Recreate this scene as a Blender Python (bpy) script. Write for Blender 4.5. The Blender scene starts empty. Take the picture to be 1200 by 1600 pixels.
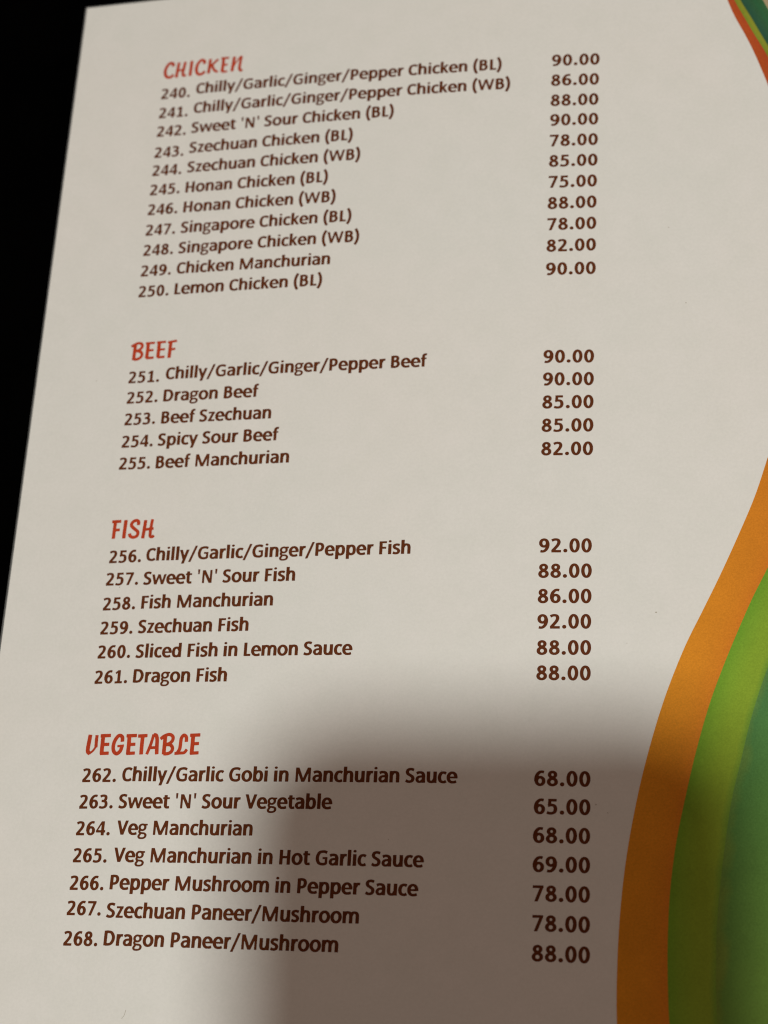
import bpy, math, random
import numpy as np
from mathutils import Vector, Matrix
from mathutils.geometry import delaunay_2d_cdt

random.seed(7)
sc = bpy.context.scene
col = sc.collection

# ---------------------------------------------------------------- camera (metres; the menu lies in the x-y plane)
cd = bpy.data.cameras.new('camera')
cam = bpy.data.objects.new('camera', cd); col.objects.link(cam); sc.camera = cam
CAM = Matrix(((0.97705823, 0.02557398, 0.21143129, 0.09543439),
              (0.05232424, 0.93351001, -0.35471288, -0.21143701),
              (-0.20644465, 0.35763812, 0.91075550, 0.37089103),
              (0, 0, 0, 1)))
cam.matrix_world = CAM
cd.sensor_fit = 'VERTICAL'; cd.sensor_height = 32.0; cd.lens = 32.0*2750/1600
cd.clip_start = 0.02; cd.clip_end = 50
cd.dof.use_dof = True; cd.dof.focus_distance = 0.392; cd.dof.aperture_fstop = cd.lens/4.6
def from_cam(x, y, z):            # metres right of, below and in front of the lens
    return CAM @ Vector((x, -y, -z))

# ---------------------------------------------------------------- light: the dim warm room, and one ceiling lamp behind the photographer
w = bpy.data.worlds.new('World'); sc.world = w; w.use_nodes = True
bg = w.node_tree.nodes['Background']
bg.inputs['Color'].default_value = (1.0, 0.738, 0.612, 1); bg.inputs['Strength'].default_value = 0.196
ld = bpy.data.lights.new('ceiling_lamp', 'AREA'); ld.shape = 'ELLIPSE'; ld.size = 0.082; ld.size_y = 0.078
ld.energy = 14.4; ld.color = (0.982, 1.0, 0.962)
lamp = bpy.data.objects.new('ceiling_lamp', ld); col.objects.link(lamp)
LAMP = from_cam(-0.0127, -0.222, -1.1)
lamp.location = LAMP
lamp.rotation_euler = (from_cam(0.0, 0.0, 0.40)-LAMP).to_track_quat('-Z', 'Y').to_euler()

sc.cycles.filter_width = 1.15
sc.view_settings.view_transform = 'Standard'; sc.view_settings.look = 'None'
sc.view_settings.exposure = 0; sc.view_settings.gamma = 1; sc.view_settings.use_curve_mapping = False

# ---------------------------------------------------------------- helpers
S = 0.115
def surf(X, Y, lift=0.0):
    """page millimetres (0,0 = top left corner, Y negative downwards) -> a point of the gently bowed sheet"""
    u = X/115-0.21536-0.5; v = Y/115+0.72974
    z = -0.0495034*u*u-0.0281302*u**3+5.9e-6*v*v-0.00163023*v**3
    return (u*S, v*S, z*S+lift*0.001)
def link(name, me, m, parent=None, label=None):
    o = bpy.data.objects.new(name, me); col.objects.link(o)
    if m: me.materials.append(m)
    if parent: o.parent = parent
    if label: o['label'] = label
    return o
def mesh(name, V, F, smooth=True):
    me = bpy.data.meshes.new(name); me.from_pydata([tuple(map(float, v)) for v in V], [], [tuple(map(int, f)) for f in F])
    if smooth: me.polygons.foreach_set('use_smooth', [True]*len(me.polygons))
    me.update(); return me
class Mat:
    def __init__(s, name, rough=0.5, spec=0.3):
        s.m = bpy.data.materials.new(name); s.m.use_nodes = True; s.t = s.m.node_tree; s.n = s.t.nodes
        s.b = s.n['Principled BSDF']; s.b.inputs['Roughness'].default_value = rough; s.b.inputs['Specular IOR Level'].default_value = spec
        s.co = s.n.new('ShaderNodeTexCoord')
    def noise(s, scale, detail=3, rough=.6, src='Object'):
        n = s.n.new('ShaderNodeTexNoise'); n.inputs['Scale'].default_value = scale; n.inputs['Detail'].default_value = detail; n.inputs['Roughness'].default_value = rough
        s.t.links.new(s.co.outputs[src], n.inputs['Vector']); return n.outputs['Fac']
    def ramp(s, fac, stops):
        r = s.n.new('ShaderNodeValToRGB'); e = r.color_ramp.elements
        while len(e) < len(stops): e.new(.5)
        for k, (p, c) in enumerate(stops): e[k].position = p; e[k].color = (*c, 1)
        s.t.links.new(fac, r.inputs['Fac']); return r.outputs['Color']
    def math(s, op, a, b):
        n = s.n.new('ShaderNodeMath'); n.operation = op
        for k, v in enumerate((a, b)):
            if isinstance(v, (int, float)): n.inputs[k].default_value = v
            else: s.t.links.new(v, n.inputs[k])
        return n.outputs[0]
    def mix(s, kind, fac, a, b):
        n = s.n.new('ShaderNodeMix'); n.data_type = 'RGBA'; n.blend_type = kind
        for k, v in ((0, fac), (6, a), (7, b)):
            if isinstance(v, (int, float)): n.inputs[k].default_value = v
            elif isinstance(v, tuple): n.inputs[k].default_value = (*v, 1)
            else: s.t.links.new(v, n.inputs[k])
        return n.outputs[2]
    def color(s, c):
        if isinstance(c, tuple): s.b.inputs['Base Color'].default_value = (*c, 1)
        else: s.t.links.new(c, s.b.inputs['Base Color'])
    def bump(s, fac, dist, strength=1.0):
        n = s.n.new('ShaderNodeBump'); n.inputs['Distance'].default_value = dist; n.inputs['Strength'].default_value = strength
        s.t.links.new(fac, n.inputs['Height']); s.t.links.new(n.outputs[0], s.b.inputs['Normal'])

# ---------------------------------------------------------------- materials
def grain(M, base, amp=.16, scale=2600):
    g = M.noise(scale, 2, .7); lo, hi = 1-amp, 1+amp
    c = M.mix('MULTIPLY', 1.0, base, M.ramp(g, [(.30, (lo,)*3), (.70, (hi,)*3)]))
    return c
paper = Mat('satin_paper', .55, .25)
c = paper.ramp(paper.noise(14, 3, .5), [(.32, (.778, .768, .711)), (.68, (.794, .767, .708))])
c = paper.mix('MULTIPLY', 1.0, c, paper.ramp(paper.noise(130, 4, .6), [(.30, (.975, .980, .975)), (.70, (1.015, 1.01, 1.015))]))
c = paper.mix('MULTIPLY', 1.0, c, paper.ramp(paper.noise(1500, 3, .7), [(.30, (.965, .965, .965)), (.70, (1.02, 1.02, 1.02))]))
paper.color(c); paper.bump(paper.noise(2200, 3, .6), 0.00003, .35)
def ink(name, rgb, amp=.14):
    M = Mat(name, .6, .06)
    M.color(grain(M, M.ramp(M.noise(260, 2), [(.3, tuple(v*.92 for v in rgb)), (.7, tuple(v*1.08 for v in rgb))]), amp, 3000)); return M.m
brown_ink = ink('brown_ink', (.122, .0310, .0085))
red_ink = ink('red_ink', (.490, .054, .018))
def band_mat(name, along, across, amp=.11):
    """printed colour: a gradient down the page times a gradient across the band, with a halftone grain"""
    M = Mat(name, .6, .06)
    sep = M.n.new('ShaderNodeSeparateXYZ'); M.t.links.new(M.co.outputs['UV'], sep.inputs[0])
    wob = M.math('ADD', sep.outputs['X'], M.math('MULTIPLY', M.math('SUBTRACT', M.noise(120, 3), .5), .16))
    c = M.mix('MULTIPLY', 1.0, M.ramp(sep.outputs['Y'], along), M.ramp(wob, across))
    c = M.mix('MULTIPLY', 1.0, c, M.ramp(M.noise(90, 3), [(.3, (.94, .94, .94)), (.7, (1.05, 1.05, 1.05))]))
    M.color(grain(M, c, amp)); return M.m
# ---------- lettering: each glyph is drawn as pen strokes, rasterised, softened a little like ink, and traced ----------
def arc(cx, cy, rx, ry, a0, a1, n=40):
    t = np.radians(np.linspace(a0, a1, n))
    return [(cx + rx*math.cos(a), cy + ry*math.sin(a)) for a in t]
def smooth(pts, n=14):
    """Catmull-Rom curve through the points (centripetal)"""
    P = [np.array(p, float) for p in pts]
    if len(P) == 2: return [tuple(P[0] + (P[1]-P[0])*t) for t in np.linspace(0, 1, n)]
    P = [2*P[0]-P[1]] + P + [2*P[-1]-P[-2]]
    out = []
    for i in range(1, len(P)-2):
        p0, p1, p2, p3 = P[i-1:i+3]
        t0 = 0; t1 = t0+max(np.linalg.norm(p1-p0), 1e-6)**.5; t2 = t1+max(np.linalg.norm(p2-p1), 1e-6)**.5; t3 = t2+max(np.linalg.norm(p3-p2), 1e-6)**.5
        for t in np.linspace(t1, t2, n, endpoint=(i == len(P)-3)):
            a1 = (t1-t)/(t1-t0)*p0+(t-t0)/(t1-t0)*p1; a2 = (t2-t)/(t2-t1)*p1+(t-t1)/(t2-t1)*p2; a3 = (t3-t)/(t3-t2)*p2+(t-t2)/(t3-t2)*p3
            b1 = (t2-t)/(t2-t0)*a1+(t-t0)/(t2-t0)*a2; b2 = (t3-t)/(t3-t1)*a2+(t-t1)/(t3-t1)*a3
            out.append(tuple((t2-t)/(t2-t1)*b1+(t-t1)/(t2-t1)*b2))
    return out
def stroke(pts, wv, wh):
    """quads of a butt-ended pen stroke, wv thick where it runs upright, wh thick where it runs level"""
    P = np.array(pts, float); d = np.gradient(P, axis=0); d /= np.maximum(np.linalg.norm(d, axis=1), 1e-9)[:, None]
    w = np.sqrt((wv*d[:, 1])**2 + (wh*d[:, 0])**2)/2
    n = np.stack([-d[:, 1], d[:, 0]], 1)*w[:, None]
    L, R = P+n, P-n
    return [np.array([L[i], L[i+1], R[i+1], R[i]]) for i in range(len(P)-1)]
def stem(cx, y0, y1, w): return [np.array([(cx-w/2, y0), (cx+w/2, y0), (cx+w/2, y1), (cx-w/2, y1)])]
def rect(x0, y0, x1, y1): return [np.array([(x0, y0), (x1, y0), (x1, y1), (x0, y1)])]
def diag(x0, y0, x1, y1, w): return [np.array([(x0-w/2, y0), (x0+w/2, y0), (x1+w/2, y1), (x1-w/2, y1)])]
def poly(*p): return [np.array(p, float)]
def flip(qs, cx): return [q*np.array([-1, 1]) + np.array([cx, 0]) for q in qs]
def turn(qs, w, h): return [np.array([w, h]) - q for q in qs]

def digits(W, H):
    g = {}
    c = lambda *p: stroke(smooth(p), W, H)
    rx, ry = 222-W/2, 327-H/2
    g['0'] = stroke(arc(253, 317, rx, ry, 0, 360, 80), W, H)
    g['1'] = stem(280, 0, 634, W) + poly((280+W/2, 634), (250, 634), (82, 535), (112, 448), (290, 540)) + rect(82, 0, 462, H-2)
    g['2'] = c((62, 535), (135, 572), (222, 588), (325, 562), (364, 465), (328, 352), (232, 222), (110, 82), (96, 60)) + rect(48, 0, 458, H) + poly((48, 0), (200, 0), (200, 110), (48, 85))
    g['3'] = c((66, 545), (140, 578), (225, 589), (320, 562), (348, 478), (315, 390), (240, 348), (140, 343)) + c((140, 341), (250, 336), (350, 295), (380, 190), (340, 88), (225, 45), (125, 51), (42, 80))
    g['4'] = stem(352, 0, 634, W) + rect(28, 128, 488, 128+H) + poly((352+W/2, 634), (272, 634), (22, 215), (22, 150), (110, 150), (110, 205), (315, 555))
    g['5'] = rect(92, 634-H, 424, 634) + poly((92, 634), (92+W*.86, 634), (92+W*.80, 330), (86, 310)) + c((86, 350), (150, 372), (225, 381), (340, 345), (382, 210), (335, 88), (225, 45), (130, 50), (44, 78))
    six = c((418, 570), (352, 588), (262, 575), (160, 480), (106, 330), (106, 230), (112, 190)) + stroke(arc(266, 206, 216-W/2, 212-H/2, 0, 360, 70), W, H)
    g['6'] = six
    g['7'] = rect(44, 634-H, 462, 634) + poly((462, 634), (340, 634), (322, 560), (110, 0), (246, 0), (462, 565))
    g['8'] = stroke(arc(253, 473, 193-W/2, 167-H/2, 0, 360, 70), W*.95, H) + stroke(arc(253, 177, 222-W/2, 187-H/2, 0, 360, 70), W, H)
    g['9'] = turn(six, 507, 634)
    return g

def text_font():
    """a bold rounded humanist sans; returns glyph -> (advance, quads)"""
    W, H = 152, 108; CW, CH = 156, 116
    c = lambda *p: stroke(smooth(p), W, H)
    C = lambda *p: stroke(smooth(p), CW, CH)
    f = {k: (507, q) for k, q in digits(W, H).items()}
    arch = c((150, 335), (186, 398), (232, 430), (290, 438), (375, 410), (412, 320), (413, 250), (413, 0))
    arch2 = c((150, 335), (184, 400), (226, 432), (275, 438), (360, 412), (406, 320), (407, 250), (407, 0))
    bowl = c((150, 330), (200, 405), (285, 437), (385, 400), (434, 245), (393, 84), (288, 38), (205, 60), (150, 118))
    f['n'] = (537, stem(124, 0, 480, W) + arch)
    f['h'] = (537, stem(124, 0, 690, W) + arch)
    f['m'] = (813, stem(124, 0, 480, W) + arch2 + [q+np.array([283, 0]) for q in arch2])
    f['u'] = (537, turn(f['n'][1], 537, 480))
    f['r'] = (355, stem(124, 0, 480, W) + c((150, 315), (185, 385), (232, 426), (285, 432), (342, 424)))
    f['i'] = (246, stem(123, 0, 480, W) + [np.array(arc(123, 622, 72, 66, 0, 360, 24))])
    f['l'] = (246, stem(123, 0, 690, W))
    f['o'] = (538, stroke(arc(269, 238, 176, 202, 0, 360, 70), W, H))
    f['c'] = (418, c((385, 398), (330, 430), (270, 440), (165, 405), (96, 238), (150, 80), (262, 38), (328, 46), (388, 82)))
    f['e'] = (503, stroke(arc(256, 238, 166, 203, -8, 240, 60), W, H*.96) + c((173, 62), (215, 44), (280, 36), (360, 44), (440, 72)) + rect(110, 200, 478, 276))
    f['a'] = (494, c((72, 392), (135, 425), (225, 438), (330, 405), (378, 310), (378, 200), (378, 0)) + stroke(smooth([(370, 262), (250, 262), (145, 232), (95, 145), (140, 58), (215, 38), (300, 70), (360, 130)]), W*.92, H*.88))
    f['b'] = (537, stem(124, 0, 690, W) + bowl)
    f['d'] = (537, flip(f['b'][1], 537))
    f['p'] = (537, stem(124, -185, 480, W) + bowl)
    f['g'] = (474, stroke(arc(220, 322, 138, 122, 0, 360, 60), 116, 84) + rect(240, 398, 462, 474) + stroke(smooth([(152, 232), (105, 190), (90, 140), (120, 92), (220, 72), (330, 60), (398, -5), (375, -95), (300, -140), (210, -150), (110, -132), (72, -70), (100, -5), (150, 50)]), 110, 84))
    f['k'] = (480, stem(124, 0, 690, W) + diag(190, 225, 392, 480, 140) + diag(222, 290, 402, 0, 148))
    f['s'] = (399, stroke(smooth([(350, 408), (285, 434), (205, 442), (118, 412), (92, 348), (130, 288), (205, 252), (282, 208), (312, 140), (280, 70), (205, 38), (125, 42), (42, 78)]), W*.95, H))
    f['t'] = (347, c((146, 590), (146, 400), (147, 200), (152, 110), (190, 52), (255, 42), (332, 54)) + rect(18, 398, 330, 480))
    f['f'] = (316, c((140, 0), (140, 300), (141, 500), (160, 600), (210, 645), (258, 651), (318, 640)) + rect(15, 398, 302, 478))
    f['w'] = (745, diag(72, 480, 205, 0, 130) + diag(205, 0, 372, 480, 118) + diag(372, 480, 540, 0, 118) + diag(540, 0, 673, 480, 122))
    f['y'] = (474, diag(70, 480, 244, 0, 144) + diag(404, 480, 176, -185, 144))
    f['z'] = (397, rect(42, 390, 362, 480) + rect(32, 0, 370, 90) + diag(292, 430, 106, 50, 140))
    f['C'] = (529, C((497, 525), (420, 578), (330, 592), (180, 540), (106, 315), (178, 95), (320, 46), (420, 60), (498, 112)))
    f['G'] = (637, C((560, 545), (470, 583), (375, 592), (205, 545), (108, 318), (190, 95), (360, 46), (450, 55), (532, 92)) + rect(468, 55, 585, 355) + rect(355, 262, 585, 355))
    f['P'] = (532, stem(140, 0, 640, CW) + C((140, 592), (280, 592), (375, 560), (424, 440), (372, 305), (270, 262), (140, 262)))
    f['B'] = (561, stem(140, 0, 640, CW) + C((140, 594), (270, 594), (370, 565), (402, 478), (355, 385), (250, 352), (140, 352)) + C((140, 350), (280, 348), (400, 305), (442, 195), (390, 88), (270, 47), (140, 47)))
    f['L'] = (423, stem(140, 0, 640, CW) + rect(78, 0, 406, 102))
    f['F'] = (459, stem(140, 0, 640, CW) + rect(78, 540, 428, 640) + rect(78, 272, 402, 370))
    f['H'] = (631, stem(140, 0, 640, CW) + stem(491, 0, 640, CW) + rect(140, 272, 491, 374))
    f['M'] = (874, stem(136, 0, 640, 118) + stem(738, 0, 640, 118) + diag(160, 640, 437, 0, 150) + diag(714, 640, 437, 0, 150))
    f['N'] = (659, stem(134, 0, 640, 114) + stem(525, 0, 640, 114) + diag(150, 640, 509, 0, 158))
    f['D'] = (630, stem(140, 0, 640, CW) + C((140, 591), (260, 591), (400, 560), (512, 400), (505, 230), (400, 80), (260, 48), (140, 48)))
    f['S'] = (473, C((405, 560), (330, 588), (250, 598), (145, 568), (98, 480), (135, 392), (235, 330), (335, 265), (368, 178), (325, 82), (225, 44), (130, 52), (38, 96)))
    f['V'] = (567, diag(72, 640, 284, 0, 152) + diag(284, 0, 496, 640, 152))
    f['W'] = (906, diag(80, 640, 252, 0, 132) + diag(252, 0, 453, 640, 124) + diag(453, 640, 654, 0, 124) + diag(654, 0, 826, 640, 132))
    f['.'] = (267, [np.array(arc(133, 74, 86, 82, 0, 360, 28))])
    f['/'] = (430, diag(52, -115, 378, 690, 128))
    f["'"] = (233, poly((60, 690), (173, 690), (156, 445), (78, 445)))
    par = c((262, 735), (185, 600), (135, 440), (122, 290), (135, 140), (185, -20), (262, -155))
    f['('] = (312, par); f[')'] = (312, flip(par, 312))
    f[' '] = (226, [])
    def tall(q, adv):                                # larger x-height, slightly wider letters
        y = q[:, 1]; q = q.copy(); q[:, 0] = adv/2+(q[:, 0]-adv/2)*1.055
        q[:, 1] = np.where(y < 0, y, np.where(y <= 480, y*1.05, 504+(y-480)*(690-504)/(690-480))); return q
    for k in 'abcdeghiklmnopqrstuwyz': 
        if k in f: f[k] = (f[k][0], [tall(q, f[k][0]) for q in f[k][1]])
    return f
def price_font():
    """the heavier figures of the price column"""
    f = {}
    for k, q in digits(146, 110).items(): f[k] = (571, [p*np.array([571/507, 714/634]) for p in q])
    f[' '] = (260, [])
    f['.'] = (300, [np.array(arc(150, 92, 100, 96, 0, 360, 32))])
    return f

def trace(quads, res, soft):
    """union of polygons -> smooth closed outlines.  res: units per cell, soft: blur in units"""
    allp = np.concatenate(quads); lo = allp.min(0)-4*soft-3*res; hi = allp.max(0)+4*soft+3*res
    SS = 3; h = res/SS
    nx, ny = np.ceil((hi-lo)/res).astype(int)+1
    m = np.zeros((ny*SS, nx*SS), bool)
    for q in quads:
        a = np.maximum(((q.min(0)-lo)/h).astype(int)-1, 0); b = ((q.max(0)-lo)/h).astype(int)+2
        xs = lo[0]+(np.arange(a[0], min(b[0], nx*SS))+.5)*h; ys = lo[1]+(np.arange(a[1], min(b[1], ny*SS))+.5)*h
        X, Y = np.meshgrid(xs, ys); ins = np.zeros(X.shape, bool)
        for i in range(len(q)):
            (x0, y0), (x1, y1) = q[i], q[(i+1) % len(q)]
            if y0 == y1: continue
            ins ^= ((y0 > Y) != (y1 > Y)) & (X < (x1-x0)*(Y-y0)/(y1-y0)+x0)
        m[a[1]:a[1]+len(ys), a[0]:a[0]+len(xs)] |= ins
    g = m.reshape(ny, SS, nx, SS).mean((1, 3))
    r = max(1, int(3*soft/res)); k = np.exp(-.5*(np.arange(-r, r+1)*res/max(soft, 1e-6))**2); k /= k.sum()
    for ax in (0, 1): g = np.apply_along_axis(lambda v: np.convolve(v, k, 'same'), ax, g)
    g = g-.5; g[g == 0] = 1e-9
    # marching squares (contours keep the inside on their left)
    seg = {}
    def pt(i, j, d):   # crossing on the edge from cell corner (i,j); d=0 to the right, 1 upwards
        v0 = g[j, i]; v1 = g[j, i+1] if d == 0 else g[j+1, i]; t = v0/(v0-v1)
        return (lo[0]+(i+.5+(t if d == 0 else 0))*res, lo[1]+(j+.5+(t if d == 1 else 0))*res)
    s = g > 0
    cs = s[:-1, :-1]*1 + s[:-1, 1:]*2 + s[1:, 1:]*4 + s[1:, :-1]*8
    T = {1: 'lb', 2: 'br', 3: 'lr', 4: 'rt', 6: 'bt', 7: 'lt', 8: 'tl', 9: 'tb', 11: 'tr', 12: 'rl', 13: 'rb', 14: 'bl'}
    for j, i in zip(*np.nonzero((cs > 0) & (cs < 15))):
        E = {'b': (i, j, 0), 't': (i, j+1, 0), 'l': (i, j, 1), 'r': (i+1, j, 1)}
        q = cs[j, i]
        for t in ([T[q]] if q in T else (['lb', 'rt'] if q == 5 else ['br', 'tl'])): seg[E[t[0]]] = E[t[1]]
    loops = []
    while seg:
        a = next(iter(seg)); L = []
        while a in seg: b = seg.pop(a); L.append(pt(*a)); a = b
        if len(L) > 5: loops.append(np.array(L))
    out = []
    for L in loops:   # drop points that lie on a nearly straight run
        keep = []; n = len(L); last = None
        for i in range(n):
            if not keep: keep.append(i); continue
            p, q, e = L[keep[-1]], L[i], L[(i+1) % n]
            d = e-p; l = np.linalg.norm(d)
            mid = L[keep[-1]+1:i+1]
            dist = np.abs((mid[:, 0]-p[0])*d[1]-(mid[:, 1]-p[1])*d[0]).max()/max(l, 1e-9)
            if dist > res*.10: keep.append(i)
        out.append(L[keep])
    return out


ROWS = [
(240, 'Chilly/Garlic/Ginger/Pepper Chicken (BL)', '90.00', (24.73, -32.03, 32.79, -32.18), (34.40, -31.36, 115.51, -31.46), (128.15, -31.25, 140.08, -31.38)),
(241, 'Chilly/Garlic/Ginger/Pepper Chicken (WB)', '86.00', (24.72, -37.96, 32.74, -38.09), (34.30, -37.33, 117.83, -37.33), (128.06, -37.18, 139.99, -37.29)),
(242, "Sweet 'N' Sour Chicken (BL)", '88.00', (24.73, -43.63, 32.80, -43.76), (34.23, -43.38, 88.32, -43.33), (128.05, -43.11, 139.91, -43.20)),
(243, 'Szechuan Chicken (BL)', '90.00', (24.74, -50.04, 32.77, -50.10), (34.23, -49.41, 78.00, -49.48), (128.03, -48.84, 139.92, -48.92)),
(244, 'Szechuan Chicken (WB)', '78.00', (24.73, -55.48, 32.73, -55.56), (34.23, -55.26, 80.29, -55.40), (128.06, -54.81, 139.89, -54.81)),
(245, 'Honan Chicken (BL)', '85.00', (24.69, -61.26, 32.83, -61.27), (34.38, -61.26, 72.28, -61.32), (127.99, -60.66, 139.87, -60.67)),
(246, 'Honan Chicken (WB)', '75.00', (24.70, -67.10, 32.79, -67.16), (34.36, -67.09, 74.65, -67.24), (128.02, -66.58, 139.78, -66.57)),
(247, 'Singapore Chicken (BL)', '88.00', (24.76, -73.10, 32.80, -73.13), (34.24, -73.05, 79.08, -73.07), (127.90, -72.56, 139.75, -72.47)),
(248, 'Singapore Chicken (WB)', '78.00', (24.75, -78.96, 32.81, -78.99), (34.19, -78.95, 81.40, -79.02), (127.94, -78.42, 139.73, -78.36)),
(249, 'Chicken Manchurian', '82.00', (24.73, -84.88, 32.84, -84.89), (34.30, -84.78, 74.40, -84.92), (127.85, -84.34, 139.71, -84.27)),
(250, 'Lemon Chicken (BL)', '90.00', (24.73, -90.79, 32.81, -90.78), (34.33, -90.64, 72.71, -90.67), (127.84, -90.67, 139.71, -90.65)),
(251, 'Chilly/Garlic/Ginger/Pepper Beef', '90.00', (24.66, -114.64, 32.78, -114.68), (34.40, -114.13, 99.99, -114.03), (127.70, -113.96, 139.53, -114.04)),
(252, 'Dragon Beef', '90.00', (24.85, -120.21, 32.94, -120.15), (34.38, -120.09, 58.77, -120.11), (127.71, -119.81, 139.54, -119.88)),
(253, 'Beef Szechuan', '85.00', (24.88, -126.02, 32.92, -126.01), (34.44, -126.00, 62.46, -126.00), (127.68, -125.72, 139.53, -125.75)),
(254, 'Spicy Sour Beef', '85.00', (24.84, -131.98, 32.93, -131.95), (34.16, -131.87, 64.73, -131.81), (127.64, -131.64, 139.56, -131.66)),
(255, 'Beef Manchurian', '82.00', (24.79, -137.73, 32.86, -137.82), (34.27, -137.80, 67.80, -137.69), (127.68, -137.54, 139.55, -137.54)),
(256, 'Chilly/Garlic/Ginger/Pepper Fish', '92.00', (25.04, -161.80, 33.13, -161.73), (34.36, -161.51, 98.32, -161.30), (127.68, -161.28, 139.52, -161.27)),
(257, "Sweet 'N' Sour Fish", '88.00', (24.88, -167.42, 33.02, -167.38), (34.28, -167.43, 71.47, -167.35), (127.64, -167.34, 139.58, -167.28)),
(258, 'Fish Manchurian', '86.00', (24.84, -173.60, 32.94, -173.44), (34.40, -173.36, 66.62, -173.26), (127.65, -173.30, 139.58, -173.25)),
(259, 'Szechuan Fish', '92.00', (24.88, -179.50, 32.95, -179.44), (34.26, -179.34, 61.23, -179.26), (127.71, -179.25, 139.58, -179.16)),
(260, 'Sliced Fish in Lemon Sauce', '88.00', (24.91, -185.34, 33.01, -185.29), (34.31, -185.31, 86.14, -185.21), (127.67, -185.29, 139.63, -185.19)),
(261, 'Dragon Fish', '88.00', (24.87, -191.43, 32.95, -191.35), (34.34, -191.24, 57.10, -191.23), (127.73, -191.06, 139.60, -191.02)),
(262, 'Chilly/Garlic Gobi in Manchurian Sauce', '68.00', (24.66, -214.49, 32.86, -214.45), (34.26, -214.28, 111.22, -214.25), (127.80, -214.56, 139.79, -214.52)),
(263, "Sweet 'N' Sour Vegetable", '65.00', (24.69, -220.57, 32.79, -220.47), (34.12, -220.43, 83.76, -220.25), (127.85, -220.65, 139.86, -220.61)),
(264, 'Veg Manchurian', '68.00', (24.67, -226.59, 32.80, -226.53), (34.38, -226.36, 66.15, -226.29), (127.81, -226.80, 139.87, -226.74)),
(265, 'Veg Manchurian in Hot Garlic Sauce', '69.00', (24.67, -232.64, 32.76, -232.62), (34.33, -232.42, 104.67, -232.52), (127.89, -232.95, 139.94, -232.88)),
(266, 'Pepper Mushroom in Pepper Sauce', '78.00', (24.68, -238.74, 32.73, -238.71), (34.15, -238.48, 103.75, -238.63), (128.03, -239.06, 139.98, -239.02)),
(267, 'Szechuan Paneer/Mushroom', '78.00', (24.69, -244.27, 32.76, -244.24), (34.05, -244.61, 91.23, -244.70), (128.08, -245.22, 140.05, -245.21)),
(268, 'Dragon Paneer/Mushroom', '88.00', (24.72, -250.86, 32.76, -250.84), (34.16, -250.61, 87.09, -250.80), (128.12, -251.34, 140.12, -251.37))]
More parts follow.
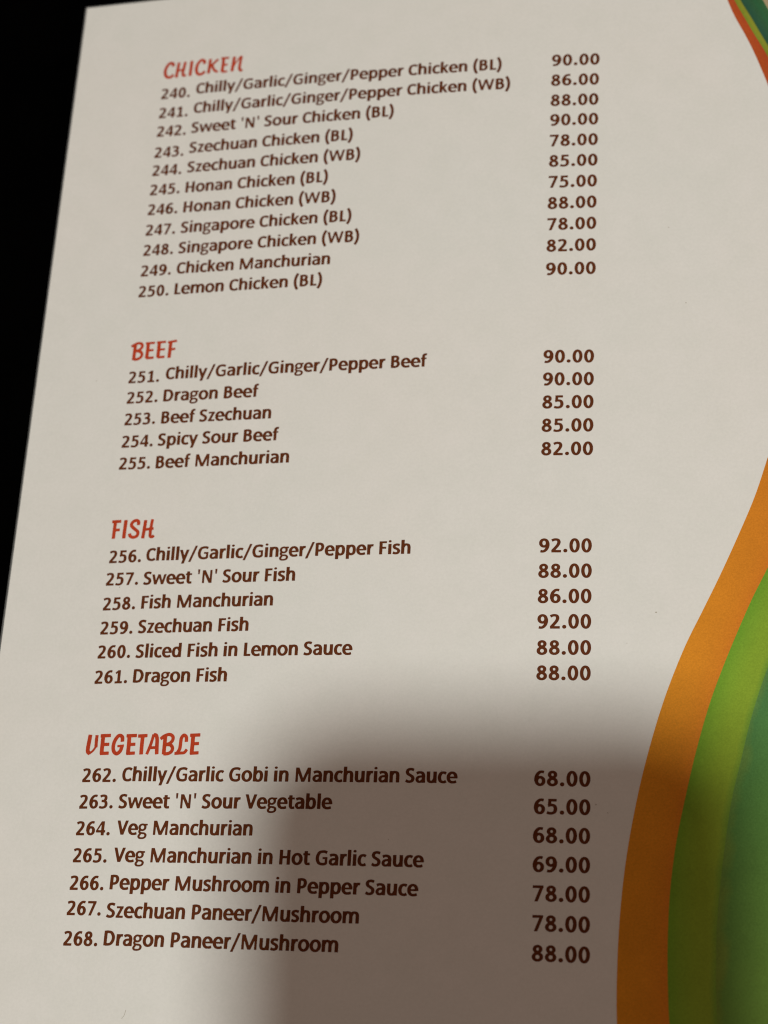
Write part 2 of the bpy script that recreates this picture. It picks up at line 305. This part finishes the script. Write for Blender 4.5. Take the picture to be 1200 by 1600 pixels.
HEADS = [
('CHICKEN', [([(27.26, -22.04), (27.10, -21.21), (26.32, -20.87), (25.38, -22.03), (25.10, -23.63), (25.63, -25.07), (26.63, -25.39), (27.61, -24.67)], 0.78),
   ([(28.77, -20.95), (28.59, -23.27), (28.41, -25.68)], 0.76),
   ([(30.56, -20.90), (30.30, -22.84), (30.15, -24.45), (30.36, -25.22), (31.12, -25.26)], 0.71),
   ([(28.14, -23.65), (29.46, -23.42), (30.67, -23.18)], 0.59),
   ([(32.39, -20.81), (32.31, -23.19), (32.23, -25.56)], 0.78),
   ([(36.06, -22.23), (35.79, -21.19), (35.09, -20.91), (34.14, -22.01), (33.87, -23.86), (34.45, -25.18), (35.35, -25.36), (36.37, -24.57)], 0.77),
   ([(37.54, -20.84), (37.49, -23.14), (37.34, -25.37)], 0.77),
   ([(39.80, -21.14), (38.83, -22.04), (37.98, -23.14)], 0.63),
   ([(38.13, -22.91), (39.00, -24.56), (39.94, -25.16)], 0.68),
   ([(41.24, -20.93), (41.22, -23.18), (41.12, -25.29)], 0.77),
   ([(40.58, -20.98), (42.74, -21.02)], 0.61),
   ([(41.22, -23.18), (42.50, -23.12)], 0.61),
   ([(41.06, -25.28), (42.56, -25.25)], 0.61),
   ([(44.21, -20.83), (44.05, -23.12), (43.86, -25.44)], 0.76),
   ([(43.94, -24.66), (44.68, -22.94), (45.84, -21.02)], 0.38),
   ([(46.15, -20.80), (45.95, -23.08), (45.92, -24.87), (46.32, -25.41), (46.69, -25.11)], 0.70)]),
('BEEF', [([(25.47, -104.08), (25.46, -106.01), (25.40, -108.32)], 0.80),
   ([(24.45, -104.55), (25.25, -104.07), (26.36, -103.68), (27.23, -104.06), (27.33, -104.80), (26.74, -105.50), (25.95, -105.80)], 0.67),
   ([(26.01, -105.81), (27.14, -106.18), (27.50, -107.00), (27.17, -107.70), (26.33, -108.12), (25.44, -108.13)], 0.71),
   ([(28.88, -103.84), (28.89, -105.96), (28.82, -108.01)], 0.82),
   ([(28.22, -103.86), (30.66, -103.85)], 0.59),
   ([(28.92, -105.86), (30.49, -105.83)], 0.59),
   ([(28.73, -108.00), (30.68, -107.92)], 0.64),
   ([(31.81, -103.90), (31.80, -105.88), (31.80, -107.97)], 0.82),
   ([(31.14, -103.79), (33.56, -103.77)], 0.59),
   ([(31.83, -105.82), (33.47, -105.79)], 0.56),
   ([(31.70, -107.96), (33.58, -107.88)], 0.61),
   ([(34.82, -103.89), (34.80, -105.94), (34.76, -108.28)], 0.81),
   ([(34.06, -103.94), (36.43, -103.66)], 0.61),
   ([(34.83, -105.92), (36.21, -105.87)], 0.59)]),
('FISH', [([(25.55, -151.19), (25.50, -153.28), (25.46, -155.61)], 0.77),
   ([(24.69, -151.22), (27.02, -151.19)], 0.72),
   ([(25.64, -153.41), (26.90, -153.33)], 0.67),
   ([(28.22, -150.90), (28.15, -153.13), (28.11, -155.60)], 0.81),
   ([(31.48, -152.33), (31.49, -151.47), (30.83, -151.08), (29.97, -151.54), (29.75, -152.33), (30.58, -153.22), (31.56, -154.11), (31.39, -155.08), (30.45, -155.39), (29.68, -155.02), (29.46, -154.40)], 0.74),
   ([(33.25, -151.08), (33.13, -153.31), (32.95, -155.76)], 0.76),
   ([(34.97, -150.93), (34.80, -152.76), (34.73, -154.22), (34.85, -155.32), (35.38, -155.40), (35.70, -155.04)], 0.69),
   ([(32.70, -153.63), (33.90, -153.46), (35.48, -153.29)], 0.64)]),
('VEGETABLE', [([(25.42, -203.45), (25.28, -205.26), (25.17, -206.75), (25.29, -207.50), (25.86, -207.90)], 0.87),
   ([(25.73, -207.87), (26.49, -207.19), (27.10, -206.26)], 0.47),
   ([(27.12, -206.45), (27.04, -204.89), (27.06, -203.55)], 0.71),
   ([(28.61, -203.59), (28.62, -205.83), (28.64, -208.01)], 0.86),
   ([(27.95, -203.75), (30.47, -203.66)], 0.76),
   ([(28.61, -205.80), (30.30, -205.72)], 0.73),
   ([(28.27, -207.86), (30.41, -207.79)], 0.73),
   ([(33.42, -205.17), (33.24, -203.99), (32.47, -203.70), (31.67, -204.67), (31.32, -206.16), (31.63, -207.46), (32.37, -207.92), (33.14, -207.28), (33.45, -206.04)], 0.80),
   ([(32.30, -206.18), (33.90, -206.04)], 0.52),
   ([(34.99, -203.63), (35.05, -205.86), (35.06, -208.02)], 0.86),
   ([(34.26, -203.78), (36.79, -203.72)], 0.75),
   ([(35.00, -205.82), (36.65, -205.74)], 0.72),
   ([(34.67, -207.88), (36.75, -207.78)], 0.72),
   ([(37.08, -203.85), (39.37, -203.74)], 0.75),
   ([(38.23, -203.71), (38.21, -205.87), (38.27, -208.13)], 0.83),
   ([(40.85, -203.47), (40.38, -205.70), (39.61, -208.10)], 0.64),
   ([(40.80, -203.60), (41.38, -203.66), (41.71, -204.34), (41.88, -206.32), (42.02, -208.10)], 0.80),
   ([(40.35, -206.58), (42.20, -206.50)], 0.62),
   ([(43.68, -203.86), (43.68, -205.95), (43.68, -208.11)], 0.82),
   ([(42.57, -204.57), (43.40, -203.88), (44.64, -203.51), (45.48, -203.99), (45.52, -204.85), (44.91, -205.53), (43.99, -205.89)], 0.72),
   ([(43.98, -205.83), (45.15, -205.96), (45.67, -206.70), (45.43, -207.50), (44.71, -207.92), (43.63, -207.98)], 0.74),
   ([(48.83, -205.26), (48.68, -204.06), (48.10, -203.69), (47.59, -204.30), (47.48, -205.72), (47.40, -206.83), (46.98, -207.68)], 0.74),
   ([(46.24, -207.90), (47.63, -207.81), (48.57, -207.69), (49.13, -206.95)], 0.66),
   ([(50.32, -203.51), (50.34, -205.73), (50.32, -208.06)], 0.84),
   ([(49.57, -203.73), (52.02, -203.64)], 0.74),
   ([(50.34, -205.70), (51.88, -205.61)], 0.71),
   ([(49.92, -207.87), (51.99, -207.75)], 0.71)])]

# ---------------------------------------------------------------- setting: the black table the menu lies on
TABLE_Z = min(surf(X, Y)[2] for X in (0, 210) for Y in (0, -297)) - 0.0006
tb = Mat('black_table', .8, .0); tb.color(tb.ramp(tb.noise(40, 4), [(.3, (.0005, .0005, .0005)), (.75, (.0010, .0009, .0008))]))
V = []; F = []
def box(V, F, x0, y0, z0, x1, y1, z1):
    b = len(V); V += [(x0, y0, z0), (x1, y0, z0), (x1, y1, z0), (x0, y1, z0), (x0, y0, z1), (x1, y0, z1), (x1, y1, z1), (x0, y1, z1)]
    F += [tuple(b+i for i in f) for f in ((0, 3, 2, 1), (4, 5, 6, 7), (0, 1, 5, 4), (1, 2, 6, 5), (2, 3, 7, 6), (3, 0, 4, 7))]
box(V, F, -.55, -.45, TABLE_Z-.03, .65, .75, TABLE_Z)
table = link('tabletop', mesh('tabletop', V, F, False), tb.m); table['kind'] = 'structure'

# ---------------------------------------------------------------- the menu page
menu = bpy.data.objects.new('menu_page', None); menu.empty_display_size = .05; col.objects.link(menu)
menu['label'] = 'cream menu page with brown dish list, red headings and orange and green bands'
menu['category'] = 'menu'
NX, NY, T = 90, 120, 0.45
V = []; F = []
rc = 1.6                                            # slightly rounded corners
xs = np.linspace(0, 210, NX+1); ys = np.linspace(0, -297, NY+1)
for lift in (0, -T):
    for Y in ys:
        for X in xs:
            x = min(max(X, 0), 210); V.append(surf(x, Y, lift))
n = (NX+1)*(NY+1); at = lambda i, j, k: k*n+j*(NX+1)+i
for j in range(NY):
    for i in range(NX):
        F.append((at(i, j, 0), at(i, j+1, 0), at(i+1, j+1, 0), at(i+1, j, 0)))
        F.append((at(i, j, 1), at(i+1, j, 1), at(i+1, j+1, 1), at(i, j+1, 1)))
for j in range(NY):
    F.append((at(0, j, 0), at(0, j, 1), at(0, j+1, 1), at(0, j+1, 0))); F.append((at(NX, j, 0), at(NX, j+1, 0), at(NX, j+1, 1), at(NX, j, 1)))
for i in range(NX):
    F.append((at(i, 0, 0), at(i+1, 0, 0), at(i+1, 0, 1), at(i, 0, 1))); F.append((at(i, NY, 0), at(i, NY, 1), at(i+1, NY, 1), at(i+1, NY, 0)))
me = mesh('page_sheet', V, F); sheet = link('page_sheet', me, paper.m, menu)
me.set_sharp_from_angle(angle=math.radians(40))

# ---- clear laminate seam standing a little proud of the paper all round, grey against the table
V = []; F = []
def seam(path, out):
    b = len(V); k = len(path)
    for (x, y) in path: V.append(surf(x, y, -.10))
    for (x, y) in path: V.append(surf(x+out[0], y+out[1], -.22))
    for i in range(k-1): F.append((b+i, b+i+1, b+k+i+1, b+k+i))
E_ = .55
seam([(0, y) for y in np.linspace(0, -297, 121)], (-E_, 0)); seam([(x, 0) for x in np.linspace(210, -E_, 91)], (0, E_))
seam([(210, y) for y in np.linspace(-297, 0, 121)], (E_, 0)); seam([(x, -297) for x in np.linspace(-E_, 210, 91)], (0, -E_))
lam = Mat('laminate', .35, .3); lam.color(lam.ramp(lam.noise(300, 3), [(.3, (.10, .105, .10)), (.7, (.17, .172, .165))]))
link('laminate_seam', mesh('laminate_seam', V, F), lam.m, menu)

# ---- printed bands: each lies between two curves x(y) of the page
def curve(pts):
    P = np.array(smooth(pts, 10)); o = np.argsort(P[:, 1]); return lambda y: np.interp(y, P[o, 1], P[o, 0])
white_edge = curve([(167.5, 2), (171.8, -12.9), (173.6, -18.1), (176.0, -23.5), (178.0, -28.6), (179.8, -33.9), (181.3, -38.8), (186.2, -62), (187.6, -85), (185.6, -108), (181.8, -127), (178.3, -138.9), (175.6, -147.3), (172.2, -155.8), (167.8, -166.0), (163.7, -174.8), (159.9, -182.9), (155.2, -195.5), (151.1, -210.2), (148.6, -222.2), (147.0, -232.7), (146.0, -244.0), (145.6, -255.2), (145.7, -263.2), (147.0, -280), (149.5, -299)])
orange_edge = curve([(168.6, 2), (173.5, -12.9), (175.8, -18.1), (178.3, -23.5), (180.8, -28.6), (186.0, -42), (192.6, -68), (194.8, -95), (192.4, -122), (186.4, -146), (178.1, -164.1), (174.7, -171.1), (170.9, -180.0), (168.0, -187.3), (165.0, -195.7), (161.9, -206.8), (159.6, -216.8), (157.7, -226.2), (156.4, -236.6), (155.9, -246.8), (155.9, -254.8), (156.2, -262.7), (158.2, -280), (161.5, -299)])
lime_edge = curve([(169.6, 2), (175.0, -12.9), (177.5, -18.1), (180.0, -23.5), (187.5, -40), (195.0, -66), (198.0, -95), (196.4, -125), (190.5, -155), (177.5, -187.1), (173.9, -197.9), (171.3, -208.2), (169.3, -216.5), (167.8, -225.9), (166.8, -233.4), (165.9, -242.4), (165.6, -250.4), (165.7, -262.3), (167.3, -280), (170.5, -299)])
green_edge = curve([(172.5, 2), (180.5, -12.9), (181.5, -15.2), (188, -28), (198, -45), (210, -62), (212, -80), (212, -299)])
beige_edge = curve([(174.0, 2), (182.0, -12.6), (189.5, -27), (199.6, -44), (212, -61.5), (213, -299)])
def band(name, lo, hi, mat, lift, y0=-0.3, y1=-296.7, nx=8, ny=200, label=None):
    V = []; F = []; UV = []
    Y = np.linspace(y0, y1, ny+1); A = np.minimum(lo(Y), 209.7); B = np.minimum(hi(Y), 209.7)
    for j, y in enumerate(Y):
        for i in range(nx+1):
            s = i/nx; x = A[j]+(B[j]-A[j])*s
            V.append(surf(x, y, lift)); UV.append((s, -y/297))
    for j in range(ny):
        if B[j]-A[j] < 1e-4 and B[j+1]-A[j+1] < 1e-4: continue
        for i in range(nx):
            a = j*(nx+1)+i; F.append((a, a+nx+1, a+nx+2, a+1))
    me = mesh(name, V, F); uv = me.uv_layers.new(name='UVMap')
    for l in me.loops: uv.data[l.index].uv = UV[l.vertex_index]
    return link(name, me, mat, menu, label)
one = (1, 1, 1)
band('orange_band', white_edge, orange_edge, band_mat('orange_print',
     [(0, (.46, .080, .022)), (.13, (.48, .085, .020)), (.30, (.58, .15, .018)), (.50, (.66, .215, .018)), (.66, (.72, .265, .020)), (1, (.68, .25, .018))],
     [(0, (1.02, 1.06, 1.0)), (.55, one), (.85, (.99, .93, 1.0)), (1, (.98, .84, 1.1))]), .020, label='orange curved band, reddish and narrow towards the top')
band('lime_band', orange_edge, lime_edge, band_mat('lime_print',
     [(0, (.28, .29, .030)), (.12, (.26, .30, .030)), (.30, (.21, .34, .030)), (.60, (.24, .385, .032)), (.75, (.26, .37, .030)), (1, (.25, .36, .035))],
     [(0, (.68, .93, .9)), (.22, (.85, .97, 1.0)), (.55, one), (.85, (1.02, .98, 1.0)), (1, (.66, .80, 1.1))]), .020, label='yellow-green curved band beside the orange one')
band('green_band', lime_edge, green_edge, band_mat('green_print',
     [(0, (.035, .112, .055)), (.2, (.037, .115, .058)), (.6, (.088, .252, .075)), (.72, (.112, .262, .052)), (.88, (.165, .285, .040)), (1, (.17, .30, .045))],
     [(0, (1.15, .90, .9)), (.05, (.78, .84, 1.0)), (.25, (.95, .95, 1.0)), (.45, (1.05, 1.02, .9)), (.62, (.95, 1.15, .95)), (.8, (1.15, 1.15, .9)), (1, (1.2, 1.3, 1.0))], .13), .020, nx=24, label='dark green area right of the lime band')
band('beige_line', green_edge, beige_edge, ink('beige_print', (.42, .33, .19)), .020, y1=-62, label='thin beige outline at the top right')
flat = lambda y: np.full_like(y, 209.7)
band('brown_patch', beige_edge, flat, ink('brown_print', (.10, .045, .025)), .020, y1=-62, label='brown printed corner at the top right')

# ---- lettering
def lay(name, glyphs, fn, mat, label):
    """glyphs: list of loops lists already in piece space; fn maps (n,2) arrays to page millimetres"""
    V = []; F = []
    for loops in glyphs:
        P = []; E = []
        for L in loops:
            b = len(P); k = len(L); P += [Vector((float(p[0]), float(p[1]))) for p in L]; E += [(b+i, b+(i+1) % k) for i in range(k)]
        v, e, f, *_ = delaunay_2d_cdt(P, E, [], 0, 1e-7)
        A = np.array([(q.x, q.y) for q in v]); C = A[np.array(f)].mean(1); ins = np.zeros(len(C), bool)
        for L in loops:                                     # keep the triangles inside the outline (even-odd), so counters stay open
            for (ax, ay), (bx, by) in zip(L, np.roll(L, -1, 0)):
                if ay != by: ins ^= ((ay > C[:, 1]) != (by > C[:, 1])) & (C[:, 0] < (bx-ax)*(C[:, 1]-ay)/(by-ay)+ax)
        f = [t for t, k in zip(f, ins) if k]
        b = len(V); Q = fn(np.array([(q.x, q.y) for q in v]))
        V += [surf(x, y, .026) for x, y in Q]
        for t in f:
            (ax, ay), (bx, by), (cx, cy) = (v[i] for i in t)
            if (bx-ax)*(cy-ay)-(by-ay)*(cx-ax) < 0: t = t[::-1]
            F.append(tuple(b+i for i in t))
    return link(name, mesh(name, V, F), mat, menu, label)
CACHE = {}
def write(name, text, font, em, seg, mat, label, key):
    x0, y0, x1, y1 = seg; x = 0; glyphs = []
    for ch in text:
        adv, q = font[ch]
        if q:
            if (key, ch) not in CACHE: CACHE[key, ch] = trace(q, 8, 7)
            glyphs.append([L+np.array([x, 0]) for L in CACHE[key, ch]])
        x += adv
    lo = min(L[:, 0].min() for g in glyphs for L in g); hi = max(L[:, 0].max() for g in glyphs for L in g)
    k = math.hypot(x1-x0, y1-y0)/(hi-lo); a = math.atan2(y1-y0, x1-x0); ca, sa = math.cos(a), math.sin(a)
    def fn(p):
        X = (p[:, 0]-lo)*k; Y = p[:, 1]*em/1000
        return np.stack([x0+X*ca-Y*sa, y0+X*sa+Y*ca], 1)
    return lay(name, glyphs, fn, mat, label)
TF = text_font(); PF = price_font()
for num, dish, price, sn, sd, sp in ROWS:
    write('item_number', '%d.' % num, TF, 5.0, sn, brown_ink, 'brown printed number %d' % num, 't')
    write('dish_name', dish, TF, 5.0, sd, brown_ink, 'brown printed dish name reading %s' % dish, 't')
    write('price', price, PF, 4.70, sp, brown_ink, 'brown printed price %s in the row of item %d' % (price, num), 'p')
for word, strokes in HEADS:
    quads = []
    for pts, wd in strokes:
        P = smooth(pts, 12); quads += stroke(P, wd*1.12, wd*1.08)
    lay('section_heading', [trace(quads, .03, .055)], lambda p: p, red_ink, 'red brush-lettered heading reading %s' % word)

# ---- a few specks and a hair of dirt on the sheet
dirt = ink('dirt', (.46, .42, .35))
def blob(X, Y, r, seed):
    rnd = random.Random(seed); m = 9
    pts = [(X+r*rnd.uniform(.6, 1.2)*math.cos(2*PI*i/m), Y+r*rnd.uniform(.6, 1.2)*math.sin(2*PI*i/m)) for i in range(m)]
    return pts
PI = math.pi
for k, (X, Y, r) in enumerate([(153.7, -175.2, .20), (141.0, -218.3, .18), (143.5, -220.0, .12), (156.9, -78.3, .16), (28.5, -167.9, .17), (16.2, -113.5, .14), (160.8, -98.6, .15), (107.6, -211.6, .14), (147.4, -182.4, .12), (96.7, -226.7, .12)]):
    link('dirt_speck', mesh('dirt_speck', [surf(x, y, .026) for x, y in blob(X, Y, r, k)], [tuple(range(9))]), dirt, menu)
h = np.array(smooth([(40.2, -265.9), (40.7, -265.2), (41.0, -264.0)], 8)); hv = [surf(x-.06, y, .028) for x, y in h]+[surf(x+.06, y, .028) for x, y in h[::-1]]
link('hair', mesh('hair', hv, [(i, i+1, len(hv)-2-i, len(hv)-1-i) for i in range(len(h)-1)]), dirt, menu)

# ---------------------------------------------------------------- the phone taking the picture: it throws the soft shadow on the page
phone = bpy.data.objects.new('smartphone', None); col.objects.link(phone)
phone['label'] = 'black smartphone held over the menu, throwing the soft dark shadow across its lower right'
phone['category'] = 'phone'
PW, PH = .084, .168; PX, PY = -.0278+PW/2, -.0255+PH/2; ROLL = math.radians(0)
phone.matrix_world = CAM @ Matrix.Translation((PX, -PY, .0055)) @ Matrix.Rotation(ROLL, 4, 'Z')
def rounded(wd, ht, r, z, m=8):
    o = []
    for sx, sy, a in ((1, 1, 0), (-1, 1, 90), (-1, -1, 180), (1, -1, 270)):
        for i in range(m+1):
            t = math.radians(a+90*i/m); o.append((sx*(wd/2-r)+r*math.cos(t), sy*(ht/2-r)+r*math.sin(t), z))
    return o
def slab(name, wd, ht, r, z0, z1, mat, parent, bev=0, off=(0, 0)):
    rings = [rounded(wd-2*bev, ht-2*bev, r-bev, z0), rounded(wd, ht, r, z0+bev), rounded(wd, ht, r, z1-bev), rounded(wd-2*bev, ht-2*bev, r-bev, z1)] if bev else [rounded(wd, ht, r, z0), rounded(wd, ht, r, z1)]
    k = len(rings[0]); V = [(p[0]+off[0], p[1]+off[1], p[2]) for q in rings for p in q]; F = [tuple(range(k))[::-1], tuple(range((len(rings)-1)*k, len(rings)*k))]
    for s in range(len(rings)-1): F += [(s*k+i, s*k+(i+1) % k, (s+1)*k+(i+1) % k, (s+1)*k+i) for i in range(k)]
    return link(name, mesh(name, V, F, False), mat, parent)
pm = Mat('phone_shell', .4, .3); pm.color((.012, .012, .013)); gm = Mat('phone_glass', .08, .5); gm.color((.004, .004, .005))
slab('body', PW, PH, .019, -.0040, .0040, pm.m, phone, .0012)
slab('screen', PW-.005, PH-.006, .016, .0040, .0043, gm.m, phone)
slab('lens', .008, .008, .0038, -.0046, -.0040, gm.m, phone, off=(-PX, PY))
